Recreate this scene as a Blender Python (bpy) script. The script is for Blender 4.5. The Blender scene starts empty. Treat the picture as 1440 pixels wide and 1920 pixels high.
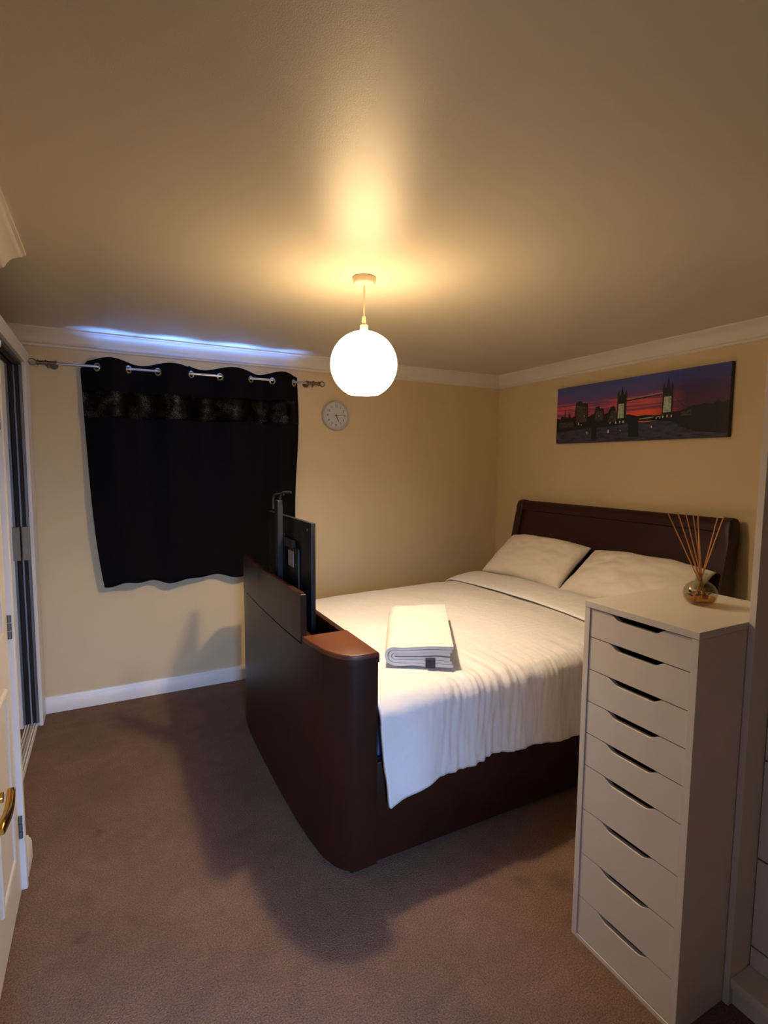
import bpy, bmesh, math, random
from mathutils import Vector, Matrix, noise
random.seed(7)
S = bpy.context.scene
C = S.collection
PI = math.pi
R = math.radians

# ------------------------------------------------------------------ camera
F_PX = 996.068; YAW = 0.4802; PITCH = 0.0891; ROLL = 0.0084; CAM_H = 1.5913
cd = bpy.data.cameras.new('camera'); cam = bpy.data.objects.new('camera', cd); C.objects.link(cam)
cd.sensor_fit = 'VERTICAL'; cd.sensor_height = 24.0; cd.lens = F_PX * 24.0 / 1920.0
cd.clip_start = 0.02
r0 = Vector((math.cos(YAW), -math.sin(YAW), 0))
fw = Vector((math.sin(YAW) * math.cos(PITCH), math.cos(YAW) * math.cos(PITCH), -math.sin(PITCH)))
up = r0.cross(fw)
r2 = r0 * math.cos(ROLL) + up * math.sin(ROLL)
u2 = up * math.cos(ROLL) - r0 * math.sin(ROLL)
cam.matrix_world = Matrix(((r2.x, u2.x, -fw.x, 0), (r2.y, u2.y, -fw.y, 0), (r2.z, u2.z, -fw.z, CAM_H), (0, 0, 0, 1)))
S.camera = cam

# ------------------------------------------------------------------ world, lights, exposure
w = bpy.data.worlds.new('dusk_sky'); S.world = w; w.use_nodes = True
bg = w.node_tree.nodes['Background']; bg.inputs[0].default_value = (0.20, 0.42, 1.0, 1); bg.inputs[1].default_value = 3.2
S.view_settings.view_transform = 'Standard'; S.view_settings.look = 'None'
S.view_settings.gamma = 1; S.view_settings.use_curve_mapping = False
S.view_settings.exposure = 0.0

def area(name, loc, rot, sx, sy, power, col):
    l = bpy.data.lights.new(name, 'AREA'); l.shape = 'RECTANGLE'; l.size = sx; l.size_y = sy
    l.energy = power; l.color = col
    o = bpy.data.objects.new(name, l); C.objects.link(o); o.location = loc; o.rotation_euler = rot
    return o
# daylight of the hall behind the open doorway the photographer stands in
HALL_P = 24
area('hall_daylight', (0.08, -0.95, 1.15), (R(64), 0, 0), 0.45, 0.9, HALL_P, (0.36, 0.56, 1.0))
bpy.data.lights['hall_daylight'].spread = R(85)
# dusk light arriving at the curtained window from the lit ground below it
area('window_daylight', (0.58, 4.90, 0.05), (R(180), 0, 0), 2.6, 1.5, 1000, (0.16, 0.36, 1.0))
LAMP = Vector((1.0, 2.12, 2.02)); GLOBE_E = 25; BULB_W = 72; LAMP_COL = (1.0, 0.67, 0.33)

# ------------------------------------------------------------------ materials
def mat(name, col, rough=0.6, metal=0, var=0.0, vscale=8, bump=0, bscale=200, spec=None, coat=0, col2=None, sheen=0, detail=4, bdist=0.002, stretch=None):
    m = bpy.data.materials.new(name); m.use_nodes = True
    nt = m.node_tree; b = nt.nodes['Principled BSDF']
    b.inputs['Base Color'].default_value = (*col, 1); b.inputs['Roughness'].default_value = rough
    b.inputs['Metallic'].default_value = metal
    if spec is not None: b.inputs['Specular IOR Level'].default_value = spec
    if coat: b.inputs['Coat Weight'].default_value = coat; b.inputs['Coat Roughness'].default_value = 0.25
    if sheen: b.inputs['Sheen Weight'].default_value = sheen
    tc = nt.nodes.new('ShaderNodeTexCoord'); src = tc.outputs['Object']
    if stretch:
        mp = nt.nodes.new('ShaderNodeMapping'); mp.inputs['Scale'].default_value = stretch
        nt.links.new(src, mp.inputs[0]); src = mp.outputs[0]
    if var or col2:
        n = nt.nodes.new('ShaderNodeTexNoise'); n.inputs['Scale'].default_value = vscale; n.inputs['Detail'].default_value = detail
        nt.links.new(src, n.inputs['Vector'])
        rp = nt.nodes.new('ShaderNodeValToRGB'); rp.color_ramp.elements[0].position = 0.3; rp.color_ramp.elements[1].position = 0.7
        c2 = col2 or tuple(max(0, c * (1 - var)) for c in col)
        rp.color_ramp.elements[0].color = (*c2, 1); rp.color_ramp.elements[1].color = (*col, 1)
        nt.links.new(n.outputs['Fac'], rp.inputs[0]); nt.links.new(rp.outputs[0], b.inputs['Base Color'])
    if bump:
        n2 = nt.nodes.new('ShaderNodeTexNoise'); n2.inputs['Scale'].default_value = bscale; n2.inputs['Detail'].default_value = 3
        nt.links.new(src, n2.inputs['Vector'])
        bp = nt.nodes.new('ShaderNodeBump'); bp.inputs['Strength'].default_value = bump; bp.inputs['Distance'].default_value = bdist
        nt.links.new(n2.outputs['Fac'], bp.inputs['Height']); nt.links.new(bp.outputs[0], b.inputs['Normal'])
    return m
M = {}
M['wall'] = mat('cream_wall_paint', (0.66, 0.53, 0.33), 0.62, var=0.03, vscale=3, bump=0.2, bscale=420)
M['ceiling'] = mat('satin_ceiling_paint', (0.64, 0.585, 0.49), 0.36, var=0.02, vscale=2, bump=0.25, bscale=420, spec=0.5)
M['trim'] = mat('white_gloss_trim', (0.74, 0.71, 0.68), 0.35, var=0.03, vscale=6)
M['cornice'] = mat('white_cornice_paint', (0.74, 0.70, 0.64), 0.55, var=0.02, vscale=6)
M['hall'] = mat('hall_paint', (0.3, 0.3, 0.32), 0.7, var=0.02)
M['door'] = mat('white_door_paint', (0.72, 0.67, 0.62), 0.4, var=0.03, vscale=5)
M['leather'] = mat('brown_faux_leather', (0.031, 0.0085, 0.0048), 0.36, var=0.25, vscale=6, bump=0.3, bscale=420, spec=0.32)
M['cap'] = mat('lamplit_brown_leather', (0.12, 0.034, 0.012), 0.34, var=0.2, vscale=6, bump=0.3, bscale=420, spec=0.5)  # lamplight on the cap tops, put into a lighter leather colour
M['seam'] = mat('dark_seam', (0.012, 0.006, 0.005), 0.7, var=0.1)
M['white_lac'] = mat('white_foil_board', (0.63, 0.585, 0.54), 0.38, var=0.02, vscale=5)
M['board_in'] = mat('shade_dark_interior', (0.10, 0.095, 0.09), 0.7, var=0.1)  # board colour darkened to stand in for shade inside the drawers
M['black'] = mat('black_plastic', (0.004, 0.004, 0.005), 0.5, var=0.2, vscale=20)
M['screen'] = mat('black_screen', (0.004, 0.004, 0.005), 0.12, var=0.1)
M['grey_metal'] = mat('grey_metal', (0.03, 0.03, 0.03), 0.5, 0.7, var=0.1)
M['chrome'] = mat('brushed_chrome', (0.62, 0.62, 0.66), 0.28, 1.0, var=0.1, vscale=30)
M['antique'] = mat('antique_brass_pole', (0.28, 0.22, 0.15), 0.35, 1.0, var=0.2, vscale=20)
M['brass'] = mat('polished_brass', (0.80, 0.47, 0.10), 0.16, 1.0, var=0.1, vscale=20)
M['label'] = mat('grey_label', (0.30, 0.29, 0.30), 0.6, var=0.2, vscale=60)
M['mirror'] = mat('mirror_glass', (0.80, 0.80, 0.76), 0.02, 1.0, var=0.01)
M['alu'] = mat('silver_frame', (0.16, 0.16, 0.17), 0.5, 0.6, var=0.1)
M['pad'] = mat('grey_pad', (0.22, 0.21, 0.20), 0.6, var=0.1)
M['pillow'] = mat('white_pillow_cotton', (0.76, 0.70, 0.63), 0.85, var=0.03, bump=0.35, bscale=30, bdist=0.006, sheen=0.1)
M['towel'] = mat('white_terry_towel', (0.80, 0.78, 0.76), 0.95, var=0.05, vscale=60, bump=0.9, bscale=500, bdist=0.003)
M['sheet'] = mat('blue_mattress_cover', (0.16, 0.26, 0.55), 0.8, var=0.1)
M['base_green'] = mat('grey_green_ticking', (0.16, 0.19, 0.15), 0.8, var=0.1)
M['reed'] = mat('orange_brown_reed', (0.62, 0.24, 0.06), 0.6, var=0.25, vscale=60)
M['leaf'] = mat('dried_leaf', (0.10, 0.13, 0.04), 0.6, var=0.3, vscale=50)
M['petal'] = mat('dried_petal', (0.28, 0.12, 0.04), 0.6, var=0.3, vscale=50)
M['clock_rim'] = mat('clock_rim', (0.50, 0.48, 0.46), 0.35, 0.2, var=0.05)
M['clock_face'] = mat('clock_face', (0.66, 0.64, 0.62), 0.5, var=0.03)
M['ink'] = mat('dark_ink', (0.05, 0.045, 0.04), 0.5, var=0.1)
M['gap_dark'] = mat('painted_gap_shade', (0.05, 0.035, 0.03), 0.6, var=0.1)  # dark colour for the shade in the inner drawer gaps
M['holder'] = mat('cream_plastic', (0.70, 0.60, 0.42), 0.4, var=0.02)
M['bare_carpet'] = None

def carpet():
    m = bpy.data.materials.new('taupe_carpet'); m.use_nodes = True; nt = m.node_tree; b = nt.nodes['Principled BSDF']
    b.inputs['Roughness'].default_value = 0.95; b.inputs['Specular IOR Level'].default_value = 0.15
    tc = nt.nodes.new('ShaderNodeTexCoord')
    def nz(sc, det, lo, hi):
        n = nt.nodes.new('ShaderNodeTexNoise'); n.inputs['Scale'].default_value = sc; n.inputs['Detail'].default_value = det
        nt.links.new(tc.outputs['Object'], n.inputs['Vector'])
        mr = nt.nodes.new('ShaderNodeMapRange'); mr.inputs[1].default_value = 0.3; mr.inputs[2].default_value = 0.7
        mr.inputs[3].default_value = lo; mr.inputs[4].default_value = hi
        nt.links.new(n.outputs['Fac'], mr.inputs[0]); return n, mr.outputs[0]
    n1, a = nz(3.0, 5, 0.86, 1.10); n2, c = nz(190, 3, 0.62, 1.34); n3, d = nz(14, 6, 0.90, 1.06)
    mu = nt.nodes.new('ShaderNodeMath'); mu.operation = 'MULTIPLY'; nt.links.new(a, mu.inputs[0]); nt.links.new(c, mu.inputs[1])
    mu2 = nt.nodes.new('ShaderNodeMath'); mu2.operation = 'MULTIPLY'; nt.links.new(mu.outputs[0], mu2.inputs[0]); nt.links.new(d, mu2.inputs[1])
    # a few worn dark spots of their own shape
    out = mu2.outputs[0]
    for (x, y, r, k) in ((0.336, 1.39, .028, .45), (0.02, 1.52, .05, .7), (0.62, 1.16, .05, .8), (1.52, 1.40, .07, .72), (1.40, 1.46, .05, .75), (-0.1, 1.95, .03, .7), (-0.05, 2.5, .03, .7), (0.95, 1.12, .06, .85)):
        vm = nt.nodes.new('ShaderNodeVectorMath'); vm.operation = 'DISTANCE'; vm.inputs[1].default_value = (x, y, 0)
        ad = nt.nodes.new('ShaderNodeVectorMath'); ad.operation = 'ADD'
        nn = nt.nodes.new('ShaderNodeTexNoise'); nn.inputs['Scale'].default_value = 30; nt.links.new(tc.outputs['Object'], nn.inputs['Vector'])
        sc = nt.nodes.new('ShaderNodeVectorMath'); sc.operation = 'MULTIPLY'; sc.inputs[1].default_value = (.06, .06, 0)
        nt.links.new(nn.outputs['Color'], sc.inputs[0]); nt.links.new(tc.outputs['Object'], ad.inputs[0]); nt.links.new(sc.outputs[0], ad.inputs[1])
        nt.links.new(ad.outputs[0], vm.inputs[0])
        mr = nt.nodes.new('ShaderNodeMapRange'); mr.inputs[1].default_value = r * .2; mr.inputs[2].default_value = r
        mr.inputs[3].default_value = k; mr.inputs[4].default_value = 1
        nt.links.new(vm.outputs['Value'], mr.inputs[0])
        m3 = nt.nodes.new('ShaderNodeMath'); m3.operation = 'MULTIPLY'; nt.links.new(out, m3.inputs[0]); nt.links.new(mr.outputs[0], m3.inputs[1]); out = m3.outputs[0]
    mx = nt.nodes.new('ShaderNodeVectorMath'); mx.operation = 'SCALE'; mx.inputs[0].default_value = (0.172, 0.104, 0.076)
    nt.links.new(out, mx.inputs['Scale']); nt.links.new(mx.outputs[0], b.inputs['Base Color'])
    bp = nt.nodes.new('ShaderNodeBump'); bp.inputs['Strength'].default_value = 0.9; bp.inputs['Distance'].default_value = 0.006
    nt.links.new(n2.outputs['Fac'], bp.inputs['Height']); nt.links.new(bp.outputs[0], b.inputs['Normal'])
    return m
M['carpet'] = carpet()

def linen():
    m = bpy.data.materials.new('white_striped_cotton'); m.use_nodes = True; nt = m.node_tree; b = nt.nodes['Principled BSDF']
    b.inputs['Base Color'].default_value = (0.76, 0.74, 0.74, 1); b.inputs['Roughness'].default_value = 0.8; b.inputs['Sheen Weight'].default_value = 0.1
    tc = nt.nodes.new('ShaderNodeTexCoord')
    wv = nt.nodes.new('ShaderNodeTexWave'); wv.wave_type = 'BANDS'; wv.bands_direction = 'Y'; wv.inputs['Scale'].default_value = 9.0; wv.inputs['Distortion'].default_value = 0.6
    nt.links.new(tc.outputs['Object'], wv.inputs['Vector'])
    n = nt.nodes.new('ShaderNodeTexNoise'); n.inputs['Scale'].default_value = 22; n.inputs['Detail'].default_value = 5
    nt.links.new(tc.outputs['Object'], n.inputs['Vector'])
    rr = nt.nodes.new('ShaderNodeMapRange'); rr.inputs[3].default_value = 0.55; rr.inputs[4].default_value = 0.9
    nt.links.new(wv.outputs['Fac'], rr.inputs[0]); nt.links.new(rr.outputs[0], b.inputs['Roughness'])
    ma = nt.nodes.new('ShaderNodeMath'); ma.operation = 'MULTIPLY_ADD'; ma.inputs[1].default_value = 0.12
    nt.links.new(wv.outputs['Fac'], ma.inputs[0]); nt.links.new(n.outputs['Fac'], ma.inputs[2])
    bp = nt.nodes.new('ShaderNodeBump'); bp.inputs['Strength'].default_value = 0.5; bp.inputs['Distance'].default_value = 0.008
    nt.links.new(ma.outputs[0], bp.inputs['Height']); nt.links.new(bp.outputs[0], b.inputs['Normal'])
    return m
M['linen'] = linen()

def curtain_mat():
    m = bpy.data.materials.new('black_curtain_cloth'); m.use_nodes = True; nt = m.node_tree; b = nt.nodes['Principled BSDF']
    b.inputs['Roughness'].default_value = 0.9; b.inputs['Specular IOR Level'].default_value = 0.15
    tc = nt.nodes.new('ShaderNodeTexCoord')
    n = nt.nodes.new('ShaderNodeTexNoise'); n.inputs['Scale'].default_value = 300; nt.links.new(tc.outputs['Object'], n.inputs['Vector'])
    rp = nt.nodes.new('ShaderNodeValToRGB'); rp.color_ramp.elements[0].color = (0.005, 0.005, 0.006, 1); rp.color_ramp.elements[1].color = (0.014, 0.013, 0.015, 1)
    nt.links.new(n.outputs['Fac'], rp.inputs[0]); nt.links.new(rp.outputs[0], b.inputs['Base Color'])
    return m
M['curtain'] = curtain_mat()
def band_mat():
    m = bpy.data.materials.new('glittering_curtain_band'); m.use_nodes = True; nt = m.node_tree; b = nt.nodes['Principled BSDF']
    tc = nt.nodes.new('ShaderNodeTexCoord')
    n = nt.nodes.new('ShaderNodeTexNoise'); n.inputs['Scale'].default_value = 230; n.inputs['Detail'].default_value = 2; nt.links.new(tc.outputs['Object'], n.inputs['Vector'])
    rp = nt.nodes.new('ShaderNodeValToRGB'); rp.color_ramp.elements[0].position = .50; rp.color_ramp.elements[1].position = .74
    rp.color_ramp.elements[0].color = (0.004, 0.004, 0.006, 1); rp.color_ramp.elements[1].color = (0.16, 0.15, 0.155, 1)
    ng = nt.nodes.new('ShaderNodeTexNoise'); ng.inputs['Scale'].default_value = 11; nt.links.new(tc.outputs['Object'], ng.inputs['Vector'])
    mg = nt.nodes.new('ShaderNodeMapRange'); mg.inputs[1].default_value = .42; mg.inputs[2].default_value = .62; mg.inputs[3].default_value = .72; mg.inputs[4].default_value = 1.12; nt.links.new(ng.outputs['Fac'], mg.inputs[0])
    mm = nt.nodes.new('ShaderNodeMath'); mm.operation = 'MULTIPLY'; nt.links.new(n.outputs['Fac'], mm.inputs[0]); nt.links.new(mg.outputs[0], mm.inputs[1])
    nt.links.new(mm.outputs[0], rp.inputs[0]); nt.links.new(rp.outputs[0], b.inputs['Base Color'])
    b.inputs['Metallic'].default_value = 0.75; b.inputs['Roughness'].default_value = 0.36
    bp = nt.nodes.new('ShaderNodeBump'); bp.inputs['Strength'].default_value = 0.7; bp.inputs['Distance'].default_value = 0.003
    nt.links.new(n.outputs['Fac'], bp.inputs['Height']); nt.links.new(bp.outputs[0], b.inputs['Normal'])
    return m
M['band'] = band_mat()
def emis(name, col, st):
    m = bpy.data.materials.new(name); m.use_nodes = True; nt = m.node_tree; b = nt.nodes['Principled BSDF']
    b.inputs['Base Color'].default_value = (0.8, 0.75, 0.65, 1); b.inputs['Emission Color'].default_value = (*col, 1); b.inputs['Emission Strength'].default_value = st
    return m
M['globe'] = emis('lit_opal_glass', LAMP_COL, GLOBE_E)
M['bulb'] = emis('lit_bulb', (1, .8, .5), 6)
def glass(name, col, tr=0.85, ior=1.45):
    m = bpy.data.materials.new(name); m.use_nodes = True; nt = m.node_tree
    for n in list(nt.nodes):
        if n.type != 'OUTPUT_MATERIAL': nt.nodes.remove(n)
    out = nt.nodes['Material Output']
    t = nt.nodes.new('ShaderNodeBsdfTransparent'); t.inputs[0].default_value = (*col, 1)
    g = nt.nodes.new('ShaderNodeBsdfGlossy'); g.inputs['Roughness'].default_value = 0.04
    lw = nt.nodes.new('ShaderNodeLayerWeight'); lw.inputs[0].default_value = 0.5
    pw = nt.nodes.new('ShaderNodeMath'); pw.operation = 'POWER'; pw.inputs[1].default_value = 4.0; nt.links.new(lw.outputs['Facing'], pw.inputs[0])
    fr = nt.nodes.new('ShaderNodeMath'); fr.operation = 'MULTIPLY_ADD'; fr.inputs[1].default_value = 0.55; fr.inputs[2].default_value = 0.035; nt.links.new(pw.outputs[0], fr.inputs[0])
    mx = nt.nodes.new('ShaderNodeMixShader'); nt.links.new(fr.outputs[0], mx.inputs[0]); nt.links.new(t.outputs[0], mx.inputs[1]); nt.links.new(g.outputs[0], mx.inputs[2])
    nt.links.new(mx.outputs[0], out.inputs[0]); return m
M['pane'] = glass('window_glass', (0.95, 0.97, 1.0))
M['bottle'] = glass('clear_bottle_glass', (0.90, 0.90, 0.84), ior=1.6)
M['oil'] = glass('amber_oil', (0.90, 0.62, 0.18), ior=1.2)
def canvas_sky():
    m = bpy.data.materials.new('printed_sunset_sky'); m.use_nodes = True; nt = m.node_tree; b = nt.nodes['Principled BSDF']
    b.inputs['Roughness'].default_value = 0.45
    tc = nt.nodes.new('ShaderNodeTexCoord'); sp = nt.nodes.new('ShaderNodeSeparateXYZ'); nt.links.new(tc.outputs['Generated'], sp.inputs[0])
    mp = nt.nodes.new('ShaderNodeMapping'); mp.inputs['Scale'].default_value = (1, 1.6, 9); nt.links.new(tc.outputs['Generated'], mp.inputs[0])
    n = nt.nodes.new('ShaderNodeTexNoise'); n.inputs['Scale'].default_value = 2.2; n.inputs['Detail'].default_value = 4; nt.links.new(mp.outputs[0], n.inputs['Vector'])
    ad = nt.nodes.new('ShaderNodeMath'); ad.operation = 'MULTIPLY_ADD'; ad.inputs[1].default_value = 0.42
    sb = nt.nodes.new('ShaderNodeMath'); sb.operation = 'ADD'; sb.inputs[1].default_value = -0.21; nt.links.new(sp.outputs['Z'], sb.inputs[0])
    nt.links.new(n.outputs['Fac'], ad.inputs[0]); nt.links.new(sb.outputs[0], ad.inputs[2])
    def ramp(stops):
        r = nt.nodes.new('ShaderNodeValToRGB'); els = r.color_ramp.elements
        while len(els) < len(stops): els.new(0.5)
        for e, (p, c) in zip(els, stops): e.position = p; e.color = (*c, 1)
        nt.links.new(ad.outputs[0], r.inputs[0]); return r
    warm = ramp([(0.30, (.85, .17, .03)), (0.44, (.85, .10, .05)), (0.53, (.16, .05, .16)), (0.60, (.70, .11, .11)), (0.70, (.16, .06, .19)), (0.82, (.085, .08, .30)), (1.0, (.06, .075, .29))])
    cool = ramp([(0.30, (.05, .014, .03)), (0.5, (.075, .02, .06)), (0.7, (.05, .022, .10)), (0.9, (.045, .04, .22)), (1.0, (.05, .05, .28))])
    f = nt.nodes.new('ShaderNodeMapRange'); f.inputs[1].default_value = 0.20; f.inputs[2].default_value = 0.38; nt.links.new(sp.outputs['Y'], f.inputs[0])
    mx = nt.nodes.new('ShaderNodeMix'); mx.data_type = 'RGBA'; nt.links.new(f.outputs[0], mx.inputs[0]); nt.links.new(cool.outputs[0], mx.inputs[6]); nt.links.new(warm.outputs[0], mx.inputs[7])
    nt.links.new(mx.outputs[2], b.inputs['Base Color']); return m
M['sky_print'] = canvas_sky()
M['p_black'] = mat('print_black', (0.006, 0.005, 0.008), 0.45, var=0.3, vscale=30)
M['p_dark'] = mat('print_dark', (0.016, 0.014, 0.018), 0.45, var=0.3, vscale=40)
M['p_stone'] = mat('print_floodlit_stone', (0.55, 0.62, 0.48), 0.45, col2=(0.22, 0.28, 0.22), vscale=60)
M['p_light'] = mat('print_light', (0.75, 0.72, 0.60), 0.45, var=0.2, vscale=30)
M['p_river'] = mat('print_river', (0.07, 0.065, 0.13), 0.45, col2=(0.01, 0.01, 0.03), vscale=14, stretch=(1, 1, 4))
M['p_walk'] = mat('print_walkway', (0.5, 0.27, 0.22), 0.45, var=0.3, vscale=40)
M['p_bld'] = mat('print_building', (0.09, 0.075, 0.055), 0.45, col2=(0.008, 0.008, 0.01), vscale=70)

# ------------------------------------------------------------------ mesh helpers
def obj(name, bm, m, parent=None, smooth=False, kind=None, mats=None, label=None):
    me = bpy.data.meshes.new(name)
    bmesh.ops.recalc_face_normals(bm, faces=bm.faces[:])
    if smooth:
        for f in bm.faces: f.smooth = True
    bm.to_mesh(me); bm.free()
    if smooth: me.set_sharp_from_angle(angle=R(38)) if smooth == 'auto' else None
    for mm in (mats or [m]): me.materials.append(mm)
    o = bpy.data.objects.new(name, me); C.objects.link(o)
    if parent is not None:
        o.parent = parent
        ml = Vector(parent.get('_o', (0, 0, 0))); o.location = -ml if parent.get('_o') else (0, 0, 0)
    if kind: o['kind'] = kind
    if label: o['label'] = label
    return o
def tag(o, label, cat, group=None):
    o['label'] = label; o['category'] = cat
    if group: o['group'] = group
    return o
_things = []
def thing(name, label, cat, loc=(0, 0, 0), group=None):
    """Empty at the base; children are given in world coordinates and shifted here."""
    o = bpy.data.objects.new(name, None); C.objects.link(o); o.location = loc; o.empty_display_size = .05
    o['_o'] = tuple(loc); _things.append(o)
    return tag(o, label, cat, group)
def box(bm, x0, x1, y0, y1, z0, z1, bev=0, seg=2):
    g = bmesh.ops.create_cube(bm, size=1)
    vs = g['verts']
    for v in vs:
        v.co = Vector(((x0 + x1) / 2 + v.co.x * (x1 - x0), (y0 + y1) / 2 + v.co.y * (y1 - y0), (z0 + z1) / 2 + v.co.z * (z1 - z0)))
    if bev:
        es = list({e for v in vs for e in v.link_edges})
        bmesh.ops.bevel(bm, geom=es, offset=bev, segments=seg, affect='EDGES', profile=0.5)
    return bm
def B(x0, x1, y0, y1, z0, z1, bev=0, seg=2):
    return box(bmesh.new(), x0, x1, y0, y1, z0, z1, bev, seg)
def cyl(bm, p0, p1, r0, r1=None, n=20, caps=True):
    r1 = r0 if r1 is None else r1
    p0 = Vector(p0); p1 = Vector(p1); d = (p1 - p0).normalized()
    a = d.orthogonal().normalized(); b = d.cross(a)
    A = [bm.verts.new(p0 + (a * math.cos(t) + b * math.sin(t)) * r0) for t in [2 * PI * i / n for i in range(n)]]
    Bv = [bm.verts.new(p1 + (a * math.cos(t) + b * math.sin(t)) * r1) for t in [2 * PI * i / n for i in range(n)]]
    for i in range(n): bm.faces.new((A[i], A[(i + 1) % n], Bv[(i + 1) % n], Bv[i]))
    if caps: bm.faces.new(A[::-1]); bm.faces.new(Bv)
    return bm
def tube(bm, pts, r, n=12):
    pts = [Vector(p) for p in pts]; rings = []
    a = None
    for i, p in enumerate(pts):
        d = (pts[min(i + 1, len(pts) - 1)] - pts[max(i - 1, 0)]).normalized()
        a = d.orthogonal().normalized() if a is None else (a - d * a.dot(d)).normalized()
        b = d.cross(a)
        rings.append([bm.verts.new(p + (a * math.cos(2 * PI * k / n) + b * math.sin(2 * PI * k / n)) * r) for k in range(n)])
    for i in range(len(rings) - 1):
        for k in range(n): bm.faces.new((rings[i][k], rings[i][(k + 1) % n], rings[i + 1][(k + 1) % n], rings[i + 1][k]))
    bm.faces.new(rings[0][::-1]); bm.faces.new(rings[-1]); return bm
def lathe(bm, c, prof, n=40, ax='z'):
    c = Vector(c); rings = []
    for (r, h) in prof:
        if r < 1e-6: rings.append([bm.verts.new(c + (Vector((0, 0, h)) if ax == 'z' else Vector((0, -h, 0))))])
        else:
            ring = []
            for k in range(n):
                t = 2 * PI * k / n
                ring.append(bm.verts.new(c + (Vector((r * math.cos(t), r * math.sin(t), h)) if ax == 'z' else Vector((r * math.cos(t), -h, r * math.sin(t))))))
            rings.append(ring)
    for i in range(len(rings) - 1):
        a, b = rings[i], rings[i + 1]
        for k in range(n):
            k2 = (k + 1) % n
            if len(a) == 1 and len(b) == 1: continue
            if len(a) == 1: bm.faces.new((a[0], b[k], b[k2]))
            elif len(b) == 1: bm.faces.new((a[k], a[k2], b[0]))
            else: bm.faces.new((a[k], a[k2], b[k2], b[k]))
    return bm
def sweep(bm, prof, path, up=Vector((0, 0, 1))):
    """prof: (out, z) points; path: list of (pos, outdir) - mitred."""
    rings = []
    for p, o in path: rings.append([bm.verts.new(Vector(p) + Vector(o) * a + up * b) for a, b in prof])
    n = len(prof)
    for i in range(len(rings) - 1):
        for k in range(n): bm.faces.new((rings[i][k], rings[i][(k + 1) % n], rings[i + 1][(k + 1) % n], rings[i + 1][k]))
    bm.faces.new(rings[0][::-1]); bm.faces.new(rings[-1]); return bm
def prism(bm, pts, ax, a0, a1):
    """2D polygon pts extruded along axis ax from a0 to a1. ax x: pts=(y,z); y: (x,z); z: (x,y)"""
    def mk(p, a):
        return Vector((a, p[0], p[1])) if ax == 'x' else Vector((p[0], a, p[1])) if ax == 'y' else Vector((p[0], p[1], a))
    A = [bm.verts.new(mk(p, a0)) for p in pts]; Bv = [bm.verts.new(mk(p, a1)) for p in pts]; n = len(pts)
    for i in range(n): bm.faces.new((A[i], A[(i + 1) % n], Bv[(i + 1) % n], Bv[i]))
    bm.faces.new(A[::-1]); bm.faces.new(Bv); return bm
def grid(bm, P, uv=None, close=False):
    V = [[bm.verts.new(p) for p in row] for row in P]
    for i in range(len(V) - 1):
        for j in range(len(V[0]) - 1): bm.faces.new((V[i][j], V[i][j + 1], V[i + 1][j + 1], V[i + 1][j]))
    return V

# ------------------------------------------------------------------ room shell
X0, Y0, ZC = 3.18, 3.865, 2.384
XL, YL = -0.335, 2.425           # left wall and its outer corner before the wardrobe recess
XR = -1.05
def struct(name, bm, m, parent=None, smooth=False): return obj(name, bm, m, parent, smooth, kind='structure')
struct('floor', B(-1.2, 3.4, -2.1, 4.1, -0.06, 0), M['carpet'])
struct('ceiling', B(-1.2, 3.4, -2.1, 4.1, ZC, ZC + .08), M['ceiling'])
# back wall with the window opening behind the curtain
WX0, WX1, WZ0, WZ1 = 0.00, 1.16, 0.95, 2.208
bm = bmesh.new()
box(bm, -1.2, WX0, Y0, Y0 + .2, 0, ZC); box(bm, WX1, 3.4, Y0, Y0 + .2, 0, ZC)
box(bm, WX0, WX1, Y0, Y0 + .2, 0, WZ0); box(bm, WX0, WX1, Y0, Y0 + .2, WZ1, ZC)
struct('wall_back', bm, M['wall'])
struct('wall_right', B(X0, X0 + .15, -0.2, Y0, 0, ZC), M['wall'])
bm = bmesh.new(); box(bm, XL - .12, XL, .38, YL, 0, ZC); box(bm, XR - .1, XL - .12, YL - .12, YL, 0, ZC); box(bm, XR - .12, XR, YL, Y0, 0, ZC)
struct('wall_left', bm, M['wall'])
bm = bmesh.new()
box(bm, XL - .12, -.27, -2.1, .38, 0, ZC)
box(bm, 0.55, X0, -.16, -.04, 0, ZC); box(bm, -.27, 0.55, -.16, -.04, 2.06, ZC)
struct('wall_front', bm, mat('bounce_cutting_brown', (0.26, 0.19, 0.13), .7, var=.05))  # unseen wall, coloured dark to cut light bounced onto the chest
bm = bmesh.new(); box(bm, 1.2, 1.3, -2.1, -.16, 0, ZC); box(bm, -.27, 1.2, -2.1, -2.0, 0, ZC)
struct('wall_hall', bm, M['hall'])
# cornice
cor = [(0, 0), (.088, 0), (.088, -.008), (.080, -.012), (.077, -.018), (.066, -.024), (.052, -.034), (.040, -.048), (.031, -.064), (.026, -.078), (.018, -.086), (.012, -.088), (.010, -.098), (.004, -.102), (0, -.104)]
struct('trim_1', sweep(bmesh.new(), cor, [((XR, Y0, ZC), (1, -1, 0)), ((X0, Y0, ZC), (-1, -1, 0)), ((X0, -.04, ZC), (-1, 1, 0))]), M['cornice'], smooth='auto')
struct('trim_2', sweep(bmesh.new(), cor, [((XL, .38, ZC), (1, 0, 0)), ((XL, YL, ZC), (1, 1, 0)), ((XR, YL, ZC), (1, 1, 0)), ((XR, Y0, ZC), (1, -1, 0))]), M['cornice'], smooth='auto')
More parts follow.
